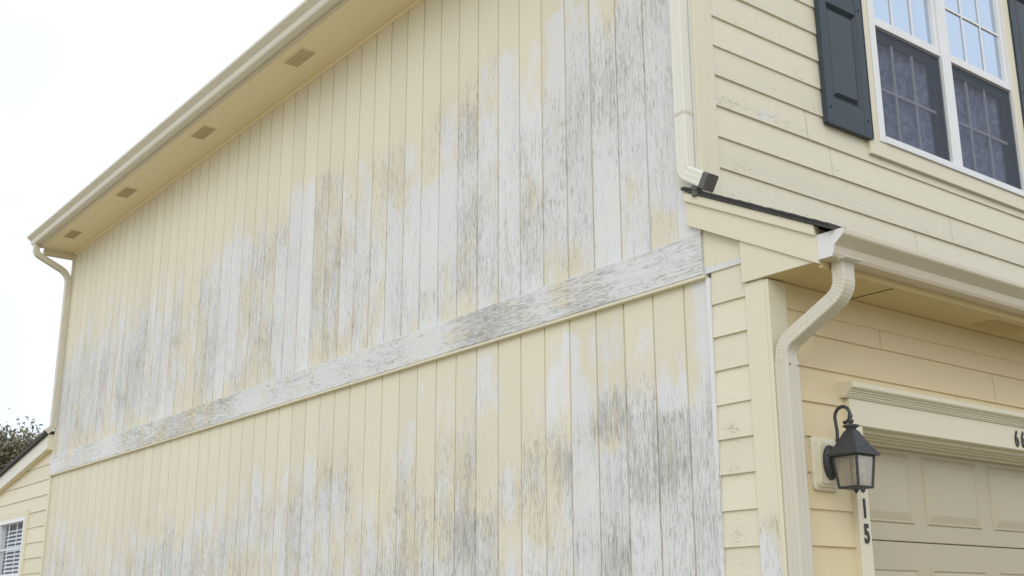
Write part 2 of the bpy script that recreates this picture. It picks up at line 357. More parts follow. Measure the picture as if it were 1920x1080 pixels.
UP={0:[(4.71, 0.9, 0.45), (4.41, 0.9, 0.5), (4.01, 0.9, 0.5), (3.62, 0.85, 0.45), (3.48, 0.6, 0.35), (3.43, 0.25, 0.25), (3.27, 0.15, 0.15)],
1:[(4.81, 0.8, 0.5), (4.38, 0.85, 0.55), (3.51, 0.9, 0.4), (3.29, 0.85, 0.25)],
2:[(4.9, 0.05, 0), (4.71, 0.1, 0.05), (4.62, 0.6, 0.5), (4.43, 0.8, 0.8), (4.06, 0.8, 0.75), (3.97, 0.9, 0.4), (3.57, 0.9, 0.3), (3.28, 0.8, 0.3)],
3:[(5.0, 0.6, 0.2), (4.77, 0.6, 0.3), (4.67, 0.7, 0.5), (3.92, 0.8, 0.55), (3.56, 0.8, 0.5), (3.36, 0.5, 0.4), (3.28, 0.2, 0.2)],
4:[(5.09, 0, 0, 0.6), (4.87, 0.05, 0, 0.6), (4.83, 0.6, 0, 0.7), (4.56, 0.6, 0.05, 0.6), (4.46, 0.7, 0.4, 0.2), (4.14, 0.8, 0.45), (3.53, 0.8, 0.5), (3.38, 0.4, 0.3), (3.26, 0.2, 0.15)],
5:[(5.19, 0.05, 0), (4.84, 0.15, 0.2), (4.74, 0.1, 0.1), (4.51, 0.1, 0), (4.31, 0.3, 0.2), (4.21, 0.5, 0.6), (3.43, 0.7, 0.65), (3.25, 0.8, 0.4)],
6:[(5.28, 0.1, 0), (4.84, 0.1, 0.05), (4.79, 0.6, 0.2), (4.69, 0.85, 0.1), (4.59, 1, 0.03), (3.96, 1, 0.08), (3.73, 0.95, 0.35), (3.36, 0.9, 0.25)],
7:[(5.38, 0, 0), (4.91, 0.1, 0.1), (4.77, 0.35, 0.35), (4.35, 0.5, 0.5), (3.85, 0.6, 0.6), (3.34, 0.6, 0.6), (3.25, 0.3, 0.2)],
8:[(4.99, 0, 0), (4.92, 0.1, 0.3), (4.67, 0.3, 0.6), (4.42, 0.5, 0.95), (4.25, 0.5, 0.95), (4.18, 0.7, 0.6), (3.74, 0.7, 0.65), (3.45, 0.6, 0.7), (3.3, 0.15, 0.15)],
9:[(4.85, 0, 0), (4.74, 0.3, 0.15), (4.53, 0.4, 0.25), (4.28, 0.6, 0.2), (4.24, 0.9, 0.05), (3.76, 0.95, 0.1), (3.63, 0.8, 0.5), (3.39, 0.6, 0.6), (3.3, 0.4, 0.3)],
10:[(4.82, 0, 0), (4.75, 0.1, 0.3), (4.6, 0.2, 0.5), (4.27, 0.3, 0.5), (4.16, 0.9, 0.15), (3.68, 0.95, 0.1), (3.47, 0.8, 0.35), (3.27, 0.7, 0.3)],
11:[(4.63, 0, 0), (4.56, 0.5, 0.1), (4.22, 0.6, 0.2), (4.15, 0.9, 0.05), (3.9, 0.85, 0.3), (3.38, 0.7, 0.5), (3.24, 0.5, 0.4)],
12:[(4.7, 0, 0), (4.59, 0.2, 0.4), (4.32, 0.3, 0.5), (3.95, 0.7, 0.4), (3.25, 0.8, 0.3)],
13:[(4.75, 0, 0), (4.65, 0.3, 0.35), (4.19, 0.4, 0.5), (3.64, 0.7, 0.6), (3.25, 0.6, 0.5)],
14:[(4.8, 0, 0), (4.68, 0.4, 0.2), (4.25, 0.6, 0.4), (3.87, 0.7, 0.6), (3.21, 0.5, 0.5)],
15:[(4.87, 0, 0), (4.71, 0.3, 0.3), (3.92, 0.7, 0.3), (3.39, 0.3, 0.4), (3.28, 0.2, 0.2)],
16:[(4.77, 0, 0), (4.65, 0.3, 0.5), (4.17, 0.4, 0.7), (3.58, 0.4, 0.7), (3.28, 0.3, 0.4)],
17:[(4.84, 0, 0), (4.71, 0.2, 0.5), (4.42, 0.3, 0.8), (3.62, 0.4, 0.8), (3.35, 0.15, 0.4)],
18:[(4.82, 0, 0), (4.69, 0.6, 0.2), (4.48, 0.95, 0.1), (3.47, 0.95, 0.15), (3.27, 0.9, 0.2)],
19:[(4.84, 0, 0), (4.71, 0.5, 0.2), (4.45, 0.8, 0.15), (3.5, 0.9, 0.2), (3.31, 0.7, 0.3)],
20:[(5.08, 0, 0), (4.77, 0.28, 0.25), (4.42, 0.71, 0.63), (3.48, 0.71, 0.63), (3.32, 0.68, 0.53)],
21:[(5.02, 0, 0), (4.7, 0.18, 0.22), (4.35, 0.46, 0.56), (3.48, 0.46, 0.56), (3.32, 0.44, 0.44)],
22:[(5.02, 0, 0), (4.71, 0.2, 0.22), (4.35, 0.49, 0.56), (3.49, 0.49, 0.56), (3.32, 0.19, 0.41)],
23:[(5.1, 0, 0), (4.78, 0.18, 0.2), (4.42, 0.45, 0.5), (3.49, 0.45, 0.5), (3.32, 0.19, 0.47)],
24:[(5.06, 0, 0), (4.73, 0.34, 0.16), (4.36, 0.85, 0.4), (3.5, 0.85, 0.4), (3.32, 0.26, 0.31)],
25:[(5.19, 0, 0), (4.86, 0.34, 0.16), (4.48, 0.85, 0.4), (3.5, 0.85, 0.4), (3.32, 0.31, 0.21)],
26:[(4.97, 0, 0), (4.64, 0.3, 0.21), (4.26, 0.76, 0.52), (3.5, 0.76, 0.52), (3.32, 0.73, 0.37)],
27:[(5.0, 0, 0), (4.66, 0.21, 0.27), (4.28, 0.52, 0.67), (3.51, 0.52, 0.67), (3.32, 0.39, 0.65)],
28:[(4.9, 0, 0), (4.55, 0.12, 0.18), (4.17, 0.3, 0.45), (3.51, 0.3, 0.45), (3.33, 0.1, 0.22)],
29:[(5.06, 0, 0), (4.71, 0.12, 0.18), (4.31, 0.3, 0.45), (3.51, 0.3, 0.45), (3.33, 0.06, 0.36)],
30:[(5.01, 0, 0), (4.66, 0.22, 0.26), (4.26, 0.56, 0.64), (3.52, 0.56, 0.64), (3.33, 0.33, 0.38)],
31:[(5.0, 0, 0), (4.64, 0.28, 0.19), (4.23, 0.7, 0.46), (3.52, 0.7, 0.46), (3.33, 0.68, 0.19)],
32:[(4.94, 0, 0), (4.58, 0.3, 0.18), (4.17, 0.75, 0.45), (3.52, 0.75, 0.45), (3.33, 0.62, 0.28)],
33:[(4.97, 0, 0), (4.6, 0.18, 0.18), (4.19, 0.45, 0.46), (3.53, 0.45, 0.46), (3.33, 0.16, 0.45)],
34:[(5.06, 0, 0), (4.69, 0.29, 0.27), (4.27, 0.71, 0.66), (3.53, 0.71, 0.66), (3.33, 0.68, 0.4)],
35:[(5.01, 0, 0), (4.63, 0.25, 0.25), (4.2, 0.63, 0.63), (3.53, 0.63, 0.63), (3.33, 0.18, 0.53)],
36:[(4.91, 0, 0), (4.53, 0.3, 0.18), (4.1, 0.75, 0.46), (3.54, 0.75, 0.46), (3.33, 0.72, 0.21)],
37:[(5.07, 0, 0), (4.68, 0.27, 0.26), (4.24, 0.66, 0.66), (3.54, 0.66, 0.66), (3.33, 0.31, 0.63)],
38:[(5.05, 0, 0), (4.65, 0.22, 0.21), (4.21, 0.56, 0.52), (3.54, 0.56, 0.52), (3.33, 0.19, 0.23)],
39:[(5.19, 0, 0), (4.79, 0.28, 0.27), (4.34, 0.69, 0.68), (3.55, 0.69, 0.68), (3.33, 0.23, 0.29)],
40:[(4.94, 0, 0), (4.53, 0.25, 0.22), (4.08, 0.64, 0.54), (3.55, 0.64, 0.54), (3.33, 0.25, 0.41)],
41:[(4.97, 0, 0), (4.56, 0.24, 0.22), (4.11, 0.61, 0.55), (3.55, 0.61, 0.55), (3.33, 0.15, 0.52)],
42:[(5.19, 0, 0), (4.78, 0.25, 0.26), (4.31, 0.62, 0.64), (3.56, 0.62, 0.64), (3.34, 0.19, 0.54)],
43:[(4.91, 0, 0), (4.49, 0.27, 0.25), (4.03, 0.67, 0.63), (3.56, 0.67, 0.63), (3.34, 0.19, 0.42)],
44:[(5.12, 0, 0), (4.7, 0.3, 0.21), (4.23, 0.75, 0.52), (3.56, 0.75, 0.52), (3.34, 0.42, 0.52)],
45:[(4.89, 0, 0), (4.46, 0.32, 0.22), (3.99, 0.79, 0.55), (3.57, 0.79, 0.55), (3.34, 0.47, 0.46)],
46:[(4.98, 0, 0), (4.54, 0.22, 0.22), (4.06, 0.55, 0.54), (3.57, 0.55, 0.54), (3.34, 0.18, 0.34)]}
LOW={-1:[(3.07, 0.5, 0, 0.9), (2.55, 0.5, 0, 0.9), (2.45, 0.85, 0.35, 0.2), (2.17, 0.95, 0.4, 0), (1.76, 0.95, 0.45, 0)],
0:[(3.0, 0.05, 0), (2.8, 0.1, 0), (2.72, 0.35, 0.05), (2.65, 0.3, 0.1), (2.61, 0.9, 0.2), (2.53, 0.9, 0.3), (2.49, 0.85, 0.85), (2.23, 0.85, 0.8), (2.14, 0.9, 0.5), (1.77, 0.9, 0.5)],
1:[(2.97, 0.05, 0), (2.86, 0.35, 0.05, 0.6), (2.76, 0.3, 0.1), (2.71, 0.4, 0.5), (2.5, 0.7, 0.5), (2.38, 0.7, 0.6), (2.16, 0.7, 0.8), (2.04, 0.95, 0.2), (1.85, 0.95, 0.15), (1.75, 0.9, 0.4)],
2:[(3.04, 0.05, 0), (2.9, 0.35, 0), (2.81, 0.35, 0), (2.77, 0, 0), (2.69, 0.1, 0.1), (2.61, 0.3, 0.7), (2.45, 0.3, 0.6), (2.38, 0.15, 0.2), (2.33, 0.7, 0.4), (2.02, 0.9, 0.5), (1.9, 0.8, 0.9), (1.78, 0.6, 0.7)],
3:[(3.05, 0.1, 0), (2.97, 0.6, 0, -0.3), (2.56, 0.75, 0.2, -0.3), (2.5, 0.7, 0.6), (2.37, 0.85, 0.3, -0.1), (2.11, 0.95, 0.1), (2.06, 0.9, 0.4), (1.79, 0.9, 0.35)],
4:[(3.06, 0, 0), (2.98, 0.35, 0.05, 0.6), (2.86, 0.2, 0, 0.5), (2.72, 0.4, 0.1), (2.5, 0.4, 0.4), (2.39, 0.3, 0.8, 0.8), (2.13, 0.4, 0.7, 0.8), (2.0, 0.6, 0.6), (1.79, 0.7, 0.6)],
5:[(3.01, 0, 0), (2.78, 0.2, 0.1), (2.61, 0.2, 0.3), (2.42, 0.15, 0.5), (2.28, 0.4, 0.4), (2.14, 0.1, 0.3), (2.01, 0.2, 0.3), (1.93, 0.8, 0.2), (1.77, 0.9, 0.3)],
6:[(3.05, 0, 0), (2.47, 0.05, 0.05), (2.38, 0.15, 0.3), (2.21, 0.5, 0.6), (2.13, 0.35, 0.5), (2.02, 0.05, 0.15), (1.86, 0.1, 0.3), (1.78, 0.5, 0.5)],
7:[(3.06, 0.1, 0), (3.01, 0.6, 0), (2.79, 0.7, 0), (2.61, 0.15, 0), (2.49, 0.4, 0.1), (2.37, 0.2, 0.1), (2.17, 0.15, 0.2), (2.12, 0.5, 0.6), (1.78, 0.7, 0.6)],
8:[(3.03, 0, 0), (2.94, 0.4, 0, 0.6), (2.69, 0.4, 0.4, 0.5), (2.48, 0.4, 0.6), (2.28, 0.5, 0.5), (2.04, 0.5, 0.8), (1.79, 0.6, 0.6)],
9:[(3.01, 0.05, 0), (2.91, 0.15, 0), (2.69, 0.1, 0.1), (2.57, 0.3, 0.5), (2.35, 0.35, 0.6), (2.05, 0.5, 0.5), (1.79, 0.6, 0.5)],
10:[(2.97, 0.2, 0), (2.94, 0.5, 0), (2.69, 0.6, 0), (2.62, 0.05, 0), (2.46, 0.05, 0.1), (2.22, 0.2, 0.4), (2.0, 0.3, 0.6), (1.8, 0.6, 0.6)],
11:[(2.97, 0, 0), (2.71, 0.05, 0.1), (2.52, 0.3, 0.35), (2.26, 0.3, 0.4), (2.08, 0.4, 0.3), (1.8, 0.6, 0.5)],
12:[(2.97, 0, 0), (2.77, 0.1, 0.1), (2.74, 0.4, 0.1), (2.34, 0.4, 0.4), (2.09, 0.3, 0.4), (1.81, 0.5, 0.5)],
13:[(2.97, 0.3, 0), (2.83, 0.35, 0), (2.76, 0, 0), (2.26, 0.05, 0.0), (2.16, 0.3, 0.5), (1.81, 0.5, 0.6)],
14:[(2.93, 0.02, 0), (2.65, 0.21, 0.19), (2.28, 0.59, 0.46), (1.78, 0.59, 0.46)],
15:[(3.09, 0.02, 0), (2.8, 0.14, 0.14), (2.42, 0.4, 0.34), (1.79, 0.4, 0.34)],
16:[(3.11, 0.02, 0), (2.82, 0.19, 0.21), (2.43, 0.53, 0.52), (1.79, 0.53, 0.52)],
17:[(3.06, 0.02, 0), (2.77, 0.19, 0.2), (2.37, 0.54, 0.5), (1.8, 0.54, 0.5)],
18:[(2.95, 0.02, 0), (2.65, 0.17, 0.2), (2.25, 0.5, 0.49), (1.8, 0.5, 0.49)],
19:[(3.04, 0.02, 0), (2.74, 0.18, 0.15), (2.32, 0.51, 0.38), (1.8, 0.51, 0.38)],
20:[(2.99, 0.02, 0), (2.68, 0.19, 0.19), (2.26, 0.53, 0.48), (1.81, 0.53, 0.48)],
21:[(3.04, 0.02, 0), (2.73, 0.2, 0.19), (2.3, 0.58, 0.47), (1.81, 0.58, 0.47)],
22:[(2.94, 0.02, 0), (2.62, 0.11, 0.18), (2.19, 0.3, 0.45), (1.82, 0.3, 0.45)],
23:[(3.04, 0.02, 0), (2.71, 0.18, 0.17), (2.27, 0.5, 0.43), (1.82, 0.5, 0.43)],
24:[(2.84, 0.02, 0), (2.51, 0.17, 0.2), (2.07, 0.49, 0.5), (1.83, 0.49, 0.5)],
25:[(2.99, 0.02, 0), (2.65, 0.17, 0.2), (2.2, 0.49, 0.49), (1.83, 0.49, 0.49)],
26:[(2.83, 0.02, 0), (2.49, 0.14, 0.21), (2.03, 0.41, 0.51), (1.83, 0.41, 0.51)],
27:[(2.81, 0.02, 0), (2.47, 0.18, 0.22), (2.0, 0.51, 0.54), (1.84, 0.51, 0.54)],
28:[(2.78, 0.02, 0), (2.43, 0.16, 0.18), (1.96, 0.46, 0.44), (1.84, 0.46, 0.44)],
29:[(3.07, 0.02, 0), (2.71, 0.19, 0.21), (2.22, 0.55, 0.54), (1.85, 0.55, 0.54)],
30:[(2.96, 0.02, 0), (2.59, 0.18, 0.19), (2.1, 0.51, 0.49), (1.85, 0.51, 0.49)],
31:[(2.86, 0.02, 0), (2.5, 0.12, 0.2), (2.0, 0.35, 0.5), (1.86, 0.35, 0.5)],
32:[(2.92, 0.02, 0), (2.55, 0.17, 0.17), (2.04, 0.5, 0.42), (1.86, 0.5, 0.42)],
33:[(2.91, 0.02, 0), (2.53, 0.19, 0.19), (2.02, 0.53, 0.47), (1.86, 0.53, 0.47)],
34:[(2.87, 0.02, 0), (2.49, 0.11, 0.14), (1.97, 0.31, 0.36), (1.87, 0.31, 0.36)],
35:[(2.98, 0.02, 0), (2.59, 0.17, 0.15), (2.06, 0.5, 0.37), (1.87, 0.5, 0.37)],
36:[(2.89, 0.02, 0), (2.49, 0.17, 0.13), (1.96, 0.49, 0.33), (1.88, 0.49, 0.33)],
37:[(2.98, 0.02, 0), (2.57, 0.13, 0.13), (2.03, 0.37, 0.33), (1.88, 0.37, 0.33)],
38:[(3.12, 0.02, 0), (2.71, 0.14, 0.14), (2.16, 0.4, 0.36), (1.88, 0.4, 0.36)],
39:[(3.1, 0.02, 0), (2.69, 0.11, 0.17), (2.13, 0.31, 0.43), (1.89, 0.31, 0.43)],
40:[(3.03, 0.02, 0), (2.61, 0.17, 0.18), (2.05, 0.48, 0.46), (1.89, 0.48, 0.46)],
41:[(3.1, 0.02, 0), (2.67, 0.2, 0.13), (2.1, 0.57, 0.32), (1.9, 0.57, 0.32)],
42:[(3.03, 0.02, 0), (2.6, 0.13, 0.17), (2.02, 0.38, 0.41), (1.9, 0.38, 0.41)],
43:[(3.17, 0.02, 0), (2.73, 0.19, 0.16), (2.14, 0.55, 0.41), (1.91, 0.55, 0.41)],
44:[(3.21, 0.02, 0), (2.77, 0.17, 0.14), (2.17, 0.48, 0.34), (1.91, 0.48, 0.34)],
45:[(2.99, 0.02, 0), (2.55, 0.14, 0.18), (1.95, 0.4, 0.45), (1.91, 0.4, 0.45)],
46:[(2.82, 0.02, 0), (2.38, 0.19, 0.17), (1.77, 0.55, 0.42), (1.92, 0.55, 0.42)]}
BAND=[(0.0, 1, 0.45), (0.1, 1, 0.45), (0.24, 0.9, 0.45), (0.5, 0.97, 0.2), (0.69, 0.9, 0.6), (0.86, 0.8, 0.7), (1.16, 0.9, 0.35), (1.49, 0.85, 0.8), (1.74, 0.8, 0.85), (2.0, 0.9, 0.5), (2.11, 0.95, 0.2), (2.34, 0.95, 0.15), (2.52, 0.9, 0.4), (2.78, 0.9, 0.35), (3.04, 0.95, 0.2), (3.62, 0.99, 0.08), (3.93, 0.98, 0.08), (4.89, 0.98, 0.05), (4.96, 0.9, 0.5), (5.6, 0.8, 0.75), (6.52, 0.75, 0.75), (7.31, 0.85, 0.5), (7.73, 0.98, 0.15), (8.34, 0.9, 0.4), (9.01, 0.9, 0.35), (9.45, 1, 0.1)]
# ============================================================ setting
m = MB(); m.add([(-300, -300, .25), (300, -300, .25), (300, 300, .25), (-300, 300, .25)], [(0, 1, 2, 3)]); tag(m.build('ground', 'lawn'), kind='structure')
m = MB(); m.box(.3, 6.2, -14, -.3, .1, .262); tag(m.build('driveway', 'concrete', bevel=.01), kind='structure')

# ============================================================ the house
LEN = 9.56; EAVE = 5.585; WID = 8.0; RZ = .25
house = thing('house', 'cream two storey house with peeling mildewed vertical siding and white framed upstairs window', 'house', (0, 0, RZ))
_b = MB.build
def build(s, name, mat, parent=None, *a, **k):
    o = _b(s, name, mat, parent, *a, **k)
    if parent is house or (parent is not None and getattr(parent, 'name', '').startswith('house')): o.matrix_parent_inverse = Matrix.Translation((0, 0, -RZ))
    return o
MB.build = build

def gable(x): return EAVE - .01 + .5 * (x if x < WID / 2 else WID - x)
# ---- vertical grooved siding, two panels
G0, GP = .1417, .2032
def siding(name, tab, z0, z1, edge_y=None, wk=1.0, gk=1.0):
    mb = MB(); boards = []
    k = 0
    if edge_y is not None: boards.append((-1, edge_y, G0))
    while G0 + GP * k < LEN - .05: boards.append((k, G0 + GP * k, min(G0 + GP * (k + 1), LEN - .03))); k += 1
    nz_ = int((z1 - z0) / .05); zs = [z0 + (z1 - z0) * i / nz_ for i in range(nz_ + 1)]
    rnd = random.Random(3)
    def tabs(k): return [(q + (0,))[:4] for q in sorted(tab.get(k, tab[max(0, min(46, k))]), key=lambda q: q[0])]
    for k, ya, yb in boards:
        raw = tab.get(k, [(0, .4, .4)]); t = sorted([(r + (0,))[:4] if len(r) < 4 else r for r in raw], key=lambda r: r[0])
        seed = rnd.random(); gw = .0055; dep = .009; jut = rnd.uniform(0, .0012)
        cols = [(ya, 0, dep), (ya + gw * .9, 0, dep), (ya + gw, 0, 0)] + [(ya + gw + (yb - ya - 2 * gw) * q, q, 0) for q in (.33, .66)] + [(yb - gw, 1, 0), (yb - gw * .9, 1, dep), (yb, 1, dep)]
        vs = []; ws = []; n = len(cols)
        for z in zs:
            lat = interp(t, z, 3); w = g = 0
            for tb, f in ((t, .62), (tabs(k - 1), .19), (tabs(k + 1), .19)): w += f * interp(tb, z, 1); g += f * interp(tb, z, 2)
            g = max(g, .32 * min(1, w * 1.3)); g = min(1, g * gk); w = min(1, w * wk)
            for y, q, d_ in cols:
                ww = w * (1 + lat * (1 - 2 * q)); gg = g * (1 + .5 * lat * (1 - 2 * q))
                if d_ > 0: ww *= .35; gg = gg * .7
                vs.append((d_ - jut, y, z)); ws.append((max(0, ww), max(0, gg), seed))
        fs = [(i * n + j, i * n + j + 1, (i + 1) * n + j + 1, (i + 1) * n + j) for i in range(len(zs) - 1) for j in range(n - 1)]
        mb.add(vs, fs, ws)
    return mb.build(name, 'siding', house)
sd = siding('upper_vertical_siding', UP, 3.275, EAVE, None, 1.12, 1.05); sd['label'] = 'upper storey vertical siding, streaked white and grey below the eave'
sd = siding('lower_vertical_siding', LOW, .3, 3.09, -.012, 1.22, 1.22); sd['label'] = 'ground storey vertical siding, cream at top and mildewed lower down'
# wall cores (sheathing behind the cladding)
m = MB(); m.box(.012, .10, .0, LEN, .25, EAVE); m.box(.012, 3.0, -.333, -.24, .25, .3)
m.box(.02, .10, -.33, 0, .25, 3.1); m.box(WID - .1, WID, 0, LEN, .25, EAVE); m.box(.1, WID - .1, LEN - .1, LEN, .25, EAVE)
m.build('wall_core', 'soffit', house)
# ---- band board across the wall
def bandw(y): return (.82 * interp(BAND, y, 1), max(.42, .3 + .6 * interp(BAND, y, 2)), .3 if y < 6.0 else .62)
def band_seg(a, b):
    mb = MB(); n = max(2, int((b - a) / .08)); mb.grid_box(-.026, .004, 0, 0, 3.086, 3.283, 1, [a + (b - a) * i / n for i in range(n + 1)], bandw); return mb
segs = [(0.0, 2.438), (2.4405, 5.46), (5.4625, 8.2), (8.2025, LEN + .015)]
def nails(mb, a, b):
    y = a + .06
    while y < b - .03:
        for z in (3.125, 3.245):
            mb.add([(-.0272, y + .004 * math.cos(k * math.pi / 4), z + .004 * math.sin(k * math.pi / 4)) for k in range(8)], [tuple(range(8))], (.2, 1, .5))
        y += .406
    return mb
for i, (a, b) in enumerate(segs): nails(band_seg(a, b), a, b).build('band_board', 'band', house, bevel=.003)
m = MB(); m.prism([(-.030, 3.068), (.004, 3.068), (.004, 3.086), (-.020, 3.086), (-.030, 3.080)], 1, -.012, LEN + .01)
m.build('band_drip_edge', 'trim', house, bevel=.0015)
# ---- corner trims
m = MB(); zs = [3.284 + i * (EAVE - 3.284) / 24 for i in range(25)]
m.grid_box(-.02, .004, 0.0, .1385, 0, 0, 2, zs, lambda z: (.85 if z < 3.62 else .75, .12, .2))
m.build('corner_board', 'trimv', house, bevel=.002)
m = MB(); m.box(-.02, .11, -.022, -.0005, 3.40, 6.0); m.build('corner_board', 'trim', house, bevel=.002)
m = MB(); m.box(-.016, .004, LEN - .03, LEN + .012, .25, EAVE - .002); m.build('corner_board', 'trim', house, bevel=.002)
m = MB(); zs = [.25 + i * 2.815 / 30 for i in range(31)]
m.grid_box(-.018, .004, -.034, -.0125, 0, 0, 2, zs, lambda z: (.95, .25 if z > 2.3 else .5, .8)); m.build('siding_edge_strip', 'trimv', house, bevel=.0015)
# ---- garage bay, side wall
SB = [2.938 - .1515 * i for i in range(18)]
def gsw(t, z, q):
    base = 0.02; g = 0
    for zc, amp in ((2.36, .75), (2.29, .6), (2.20, .7), (1.93, .8), (1.84, .7), (1.7, .7)):
        g = max(g, amp * math.exp(-((z - zc) / .035) ** 2) * (0.6 + .4 * math.sin(t * 40)))
    return (.0 + g * .25, g * .8)
m = MB(); clap(m, 'x', 0, [(-.236, -.035)], SB, .1515, step=.03, wear=gsw); m.build('bay_side_clapboards', 'clap', house)
m = MB(); ys = [-.236 + i * .02 for i in range(12)]
def fr(z): return (.85, .35, .4) if z < 3.125 else (.02, .0, .4)
m.grid_box(-.010, .004, -.236, -.0005, 0, 0, 2, [3.089, 3.10, 3.115, 3.125, 3.14, 3.20, 3.30], fr); m.build('bay_frieze_board', 'trimv', house, bevel=.002)
zs = [.25 + i * 2.74 / 40 for i in range(41)]
def cbw(z): return (.75 * math.exp(-((z - 1.72) / .22) ** 4) if z < 2.2 else .03, .45 if z < 2.0 else .02, .55)
m = MB(); m.grid_box(-.02, .004, -.345, -.2365, 0, 0, 2, zs, cbw); m.build('corner_board', 'trimv', house, bevel=.003)
# ---- garage bay, front wall (faces -Y at y = -.335)
GY = -.335
m = MB(); m.box(-.02, .098, -.367, -.3455, .25, 2.985); m.build('corner_board', 'trim', house, bevel=.003)
def gspan(z0): return [(.098, .47), (5.9, WID)] if z0 < 2.45 else [(.098, WID)]
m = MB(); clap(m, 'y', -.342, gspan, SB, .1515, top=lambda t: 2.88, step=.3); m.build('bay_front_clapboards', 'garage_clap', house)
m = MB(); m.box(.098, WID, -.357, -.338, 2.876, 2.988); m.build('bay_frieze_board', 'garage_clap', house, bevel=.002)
m = MB(); m.box(.1, .545, GY, GY + .1, .25, 2.99); m.box(.545, 5.8, GY, GY + .1, 2.42, 2.99); m.box(5.8, WID, GY, GY + .1, .25, 2.99)
m.build('bay_wall_core', 'trim', house)
# door casing: jamb boards, header board, stepped cap
dc = MB(); dc.box(.465, .545, -.379, -.3345, .25, 2.4); dc = dc.build('door_casing', 'casing', house, bevel=.003)
m = MB(); m.box(.465, 5.88, -.379, -.3345, 2.4015, 2.52); m.build('header_board', 'casing', house, bevel=.003)
m = MB(); m.box(5.8, 5.88, -.379, -.3345, .25, 2.4); m.build('door_casing', 'casing', house, bevel=.003)
m = MB(); m.prism([(-.34, 2.5205), (-.384, 2.5205), (-.384, 2.5275), (-.391, 2.5275), (-.391, 2.5355), (-.399, 2.5365), (-.399, 2.5445), (-.409, 2.5455), (-.409, 2.553), (-.421, 2.5545), (-.428, 2.561), (-.428, 2.583), (-.34, 2.592)], 0, .43, 5.92)
m.build('header_cap', 'casing', house, bevel=.001)
# stepped stop under the header
m = MB()
for y0, y1, z0 in ((-.334, -.305, 2.385), (-.3045, -.275, 2.378), (-.2745, -.235, 2.370), (-.2345, -.2, 2.360)): m.box(.5452, 5.7998, y0, y1, z0, 2.42)
for y0, y1, x0 in ((-.334, -.28, .552), (-.2795, -.21, .560)): m.box(.5455, x0, y0, y1, .25, 2.39)
m.build('door_stop', 'casing', house, bevel=.0015)
# garage door: four sections with raised panels
gd = MB(); DY = -.198; sec = .53; top = 2.458
for i in range(4):
    z1 = top - sec * i; z0 = z1 - sec + .004
    gd.box(.55, 5.8, DY, DY + .04, max(z0, .265), z1)
gdo = gd.build('garage_door', 'garage_door', house, bevel=.003)
for i in range(4):
    zb = top - sec * (i + 1) + .085; zt = zb + .325
    for j in range(9):
        x0 = .665 + .5765 * j; x1 = x0 + .47
        if x1 > 5.75: break
        if j > 4 : break
        p = MB(); b = .028
        def rect(o, y): return [(x0 + o, y, zb + o), (x1 - o, y, zb + o), (x1 - o, y, zt - o), (x0 + o, y, zt - o)]
        r0, r1, r2, r3 = rect(0, DY - .0005), rect(.006, DY - .007), rect(.014, DY - .0015), rect(.05, DY - .009)
        p.ring_tube([r0, r1, r2, r3], cap0=True, cap1=True)
        o = p.build('door_panel', 'garage_door', gdo)
# house numbers (flat black numerals)
def numeral(ch, x, z, h, y):
    cu = bpy.data.curves.new('num', 'FONT'); cu.body = ch; cu.size = h * 1.42; cu.extrude = .002; cu.offset = .0034; cu.align_x = 'CENTER'
    t = bpy.data.objects.new('num', cu); C.objects.link(t); dg = bpy.context.evaluated_depsgraph_get()
    me = bpy.data.meshes.new_from_object(t.evaluated_get(dg)); bpy.data.objects.remove(t)
    me.materials.clear(); me.materials.append(MT['number'])
    me.transform(Matrix.Translation((x, y, z)) @ Matrix.Rotation(R(90), 4, 'X') @ Matrix.Diagonal((.66, 1, 1, 1)))
    o = bpy.data.objects.new('house_number', me); C.objects.link(o); o.parent = house; o.matrix_parent_inverse = Matrix.Translation((0, 0, -RZ)); o['label'] = 'black metal numeral ' + ch
for ch, x, z in (('6', .505, 2.115), ('1', .506, 2.006), ('5', .507, 1.899)): numeral(ch, x, z, .078, -.382)
for ch, x in (('6', 1.815), ('6', 1.875), ('1', 1.925), ('5', 1.98)): numeral(ch, x, 2.42, .078, -.382)
# ---- upper front wall
UB = [3.478 + .1595 * i for i in range(-1, 26)]
WX0, WX1, WZ0, WZ1 = 1.40, 2.89, 4.085, 5.66
def uspan(z0):
    if z0 > 3.97 and z0 < WZ1 - .02: return [(.11, WX0 - .005), (WX1 + .005, WID)]
    return [(.11, WID)]
def ufw(t, z, q):
    g = 0
    for x0, zc, sx, amp in ((.42, 4.0, .45, .75), (.25, 3.68, .25, .6), (.8, 3.93, .35, .5), (.2, 4.6, .2, .3), (.45, 3.55, .5, .35)):
        g = max(g, amp * math.exp(-((t - x0) / sx) ** 2 - ((z - zc) / .045) ** 2))
    g = max(g * 1.15, (.34 if q < .3 else .1))
    return (g * .4, g * .62)
m = MB(); clap(m, 'y', -.003, uspan, UB, .1595, top=gable, step=.12, wear=ufw); m.build('upper_front_clapboards', 'clap', house)
m = MB(); m.box(.0, WX0, .0, .1, 3.0, EAVE); m.box(WX1, WID, .0, .1, 3.0, EAVE); m.box(WX0, WX1, .0, .1, 3.0, WZ0); m.prism([(0, EAVE), (WX0, EAVE), (WX0, EAVE + .7)], 1, .0, .1)
m.prism([(WX0, WZ1), (WX1, WZ1), (WX1, EAVE + .5 * WX1), (WX0, EAVE + .5 * WX0)], 1, .0, .1)
m.prism([(WX1, EAVE), (WID, EAVE), (4, EAVE + 2), (WX1, EAVE + .5 * WX1)], 1, .0, .1)
m.build('front_wall_core', 'trim', house)
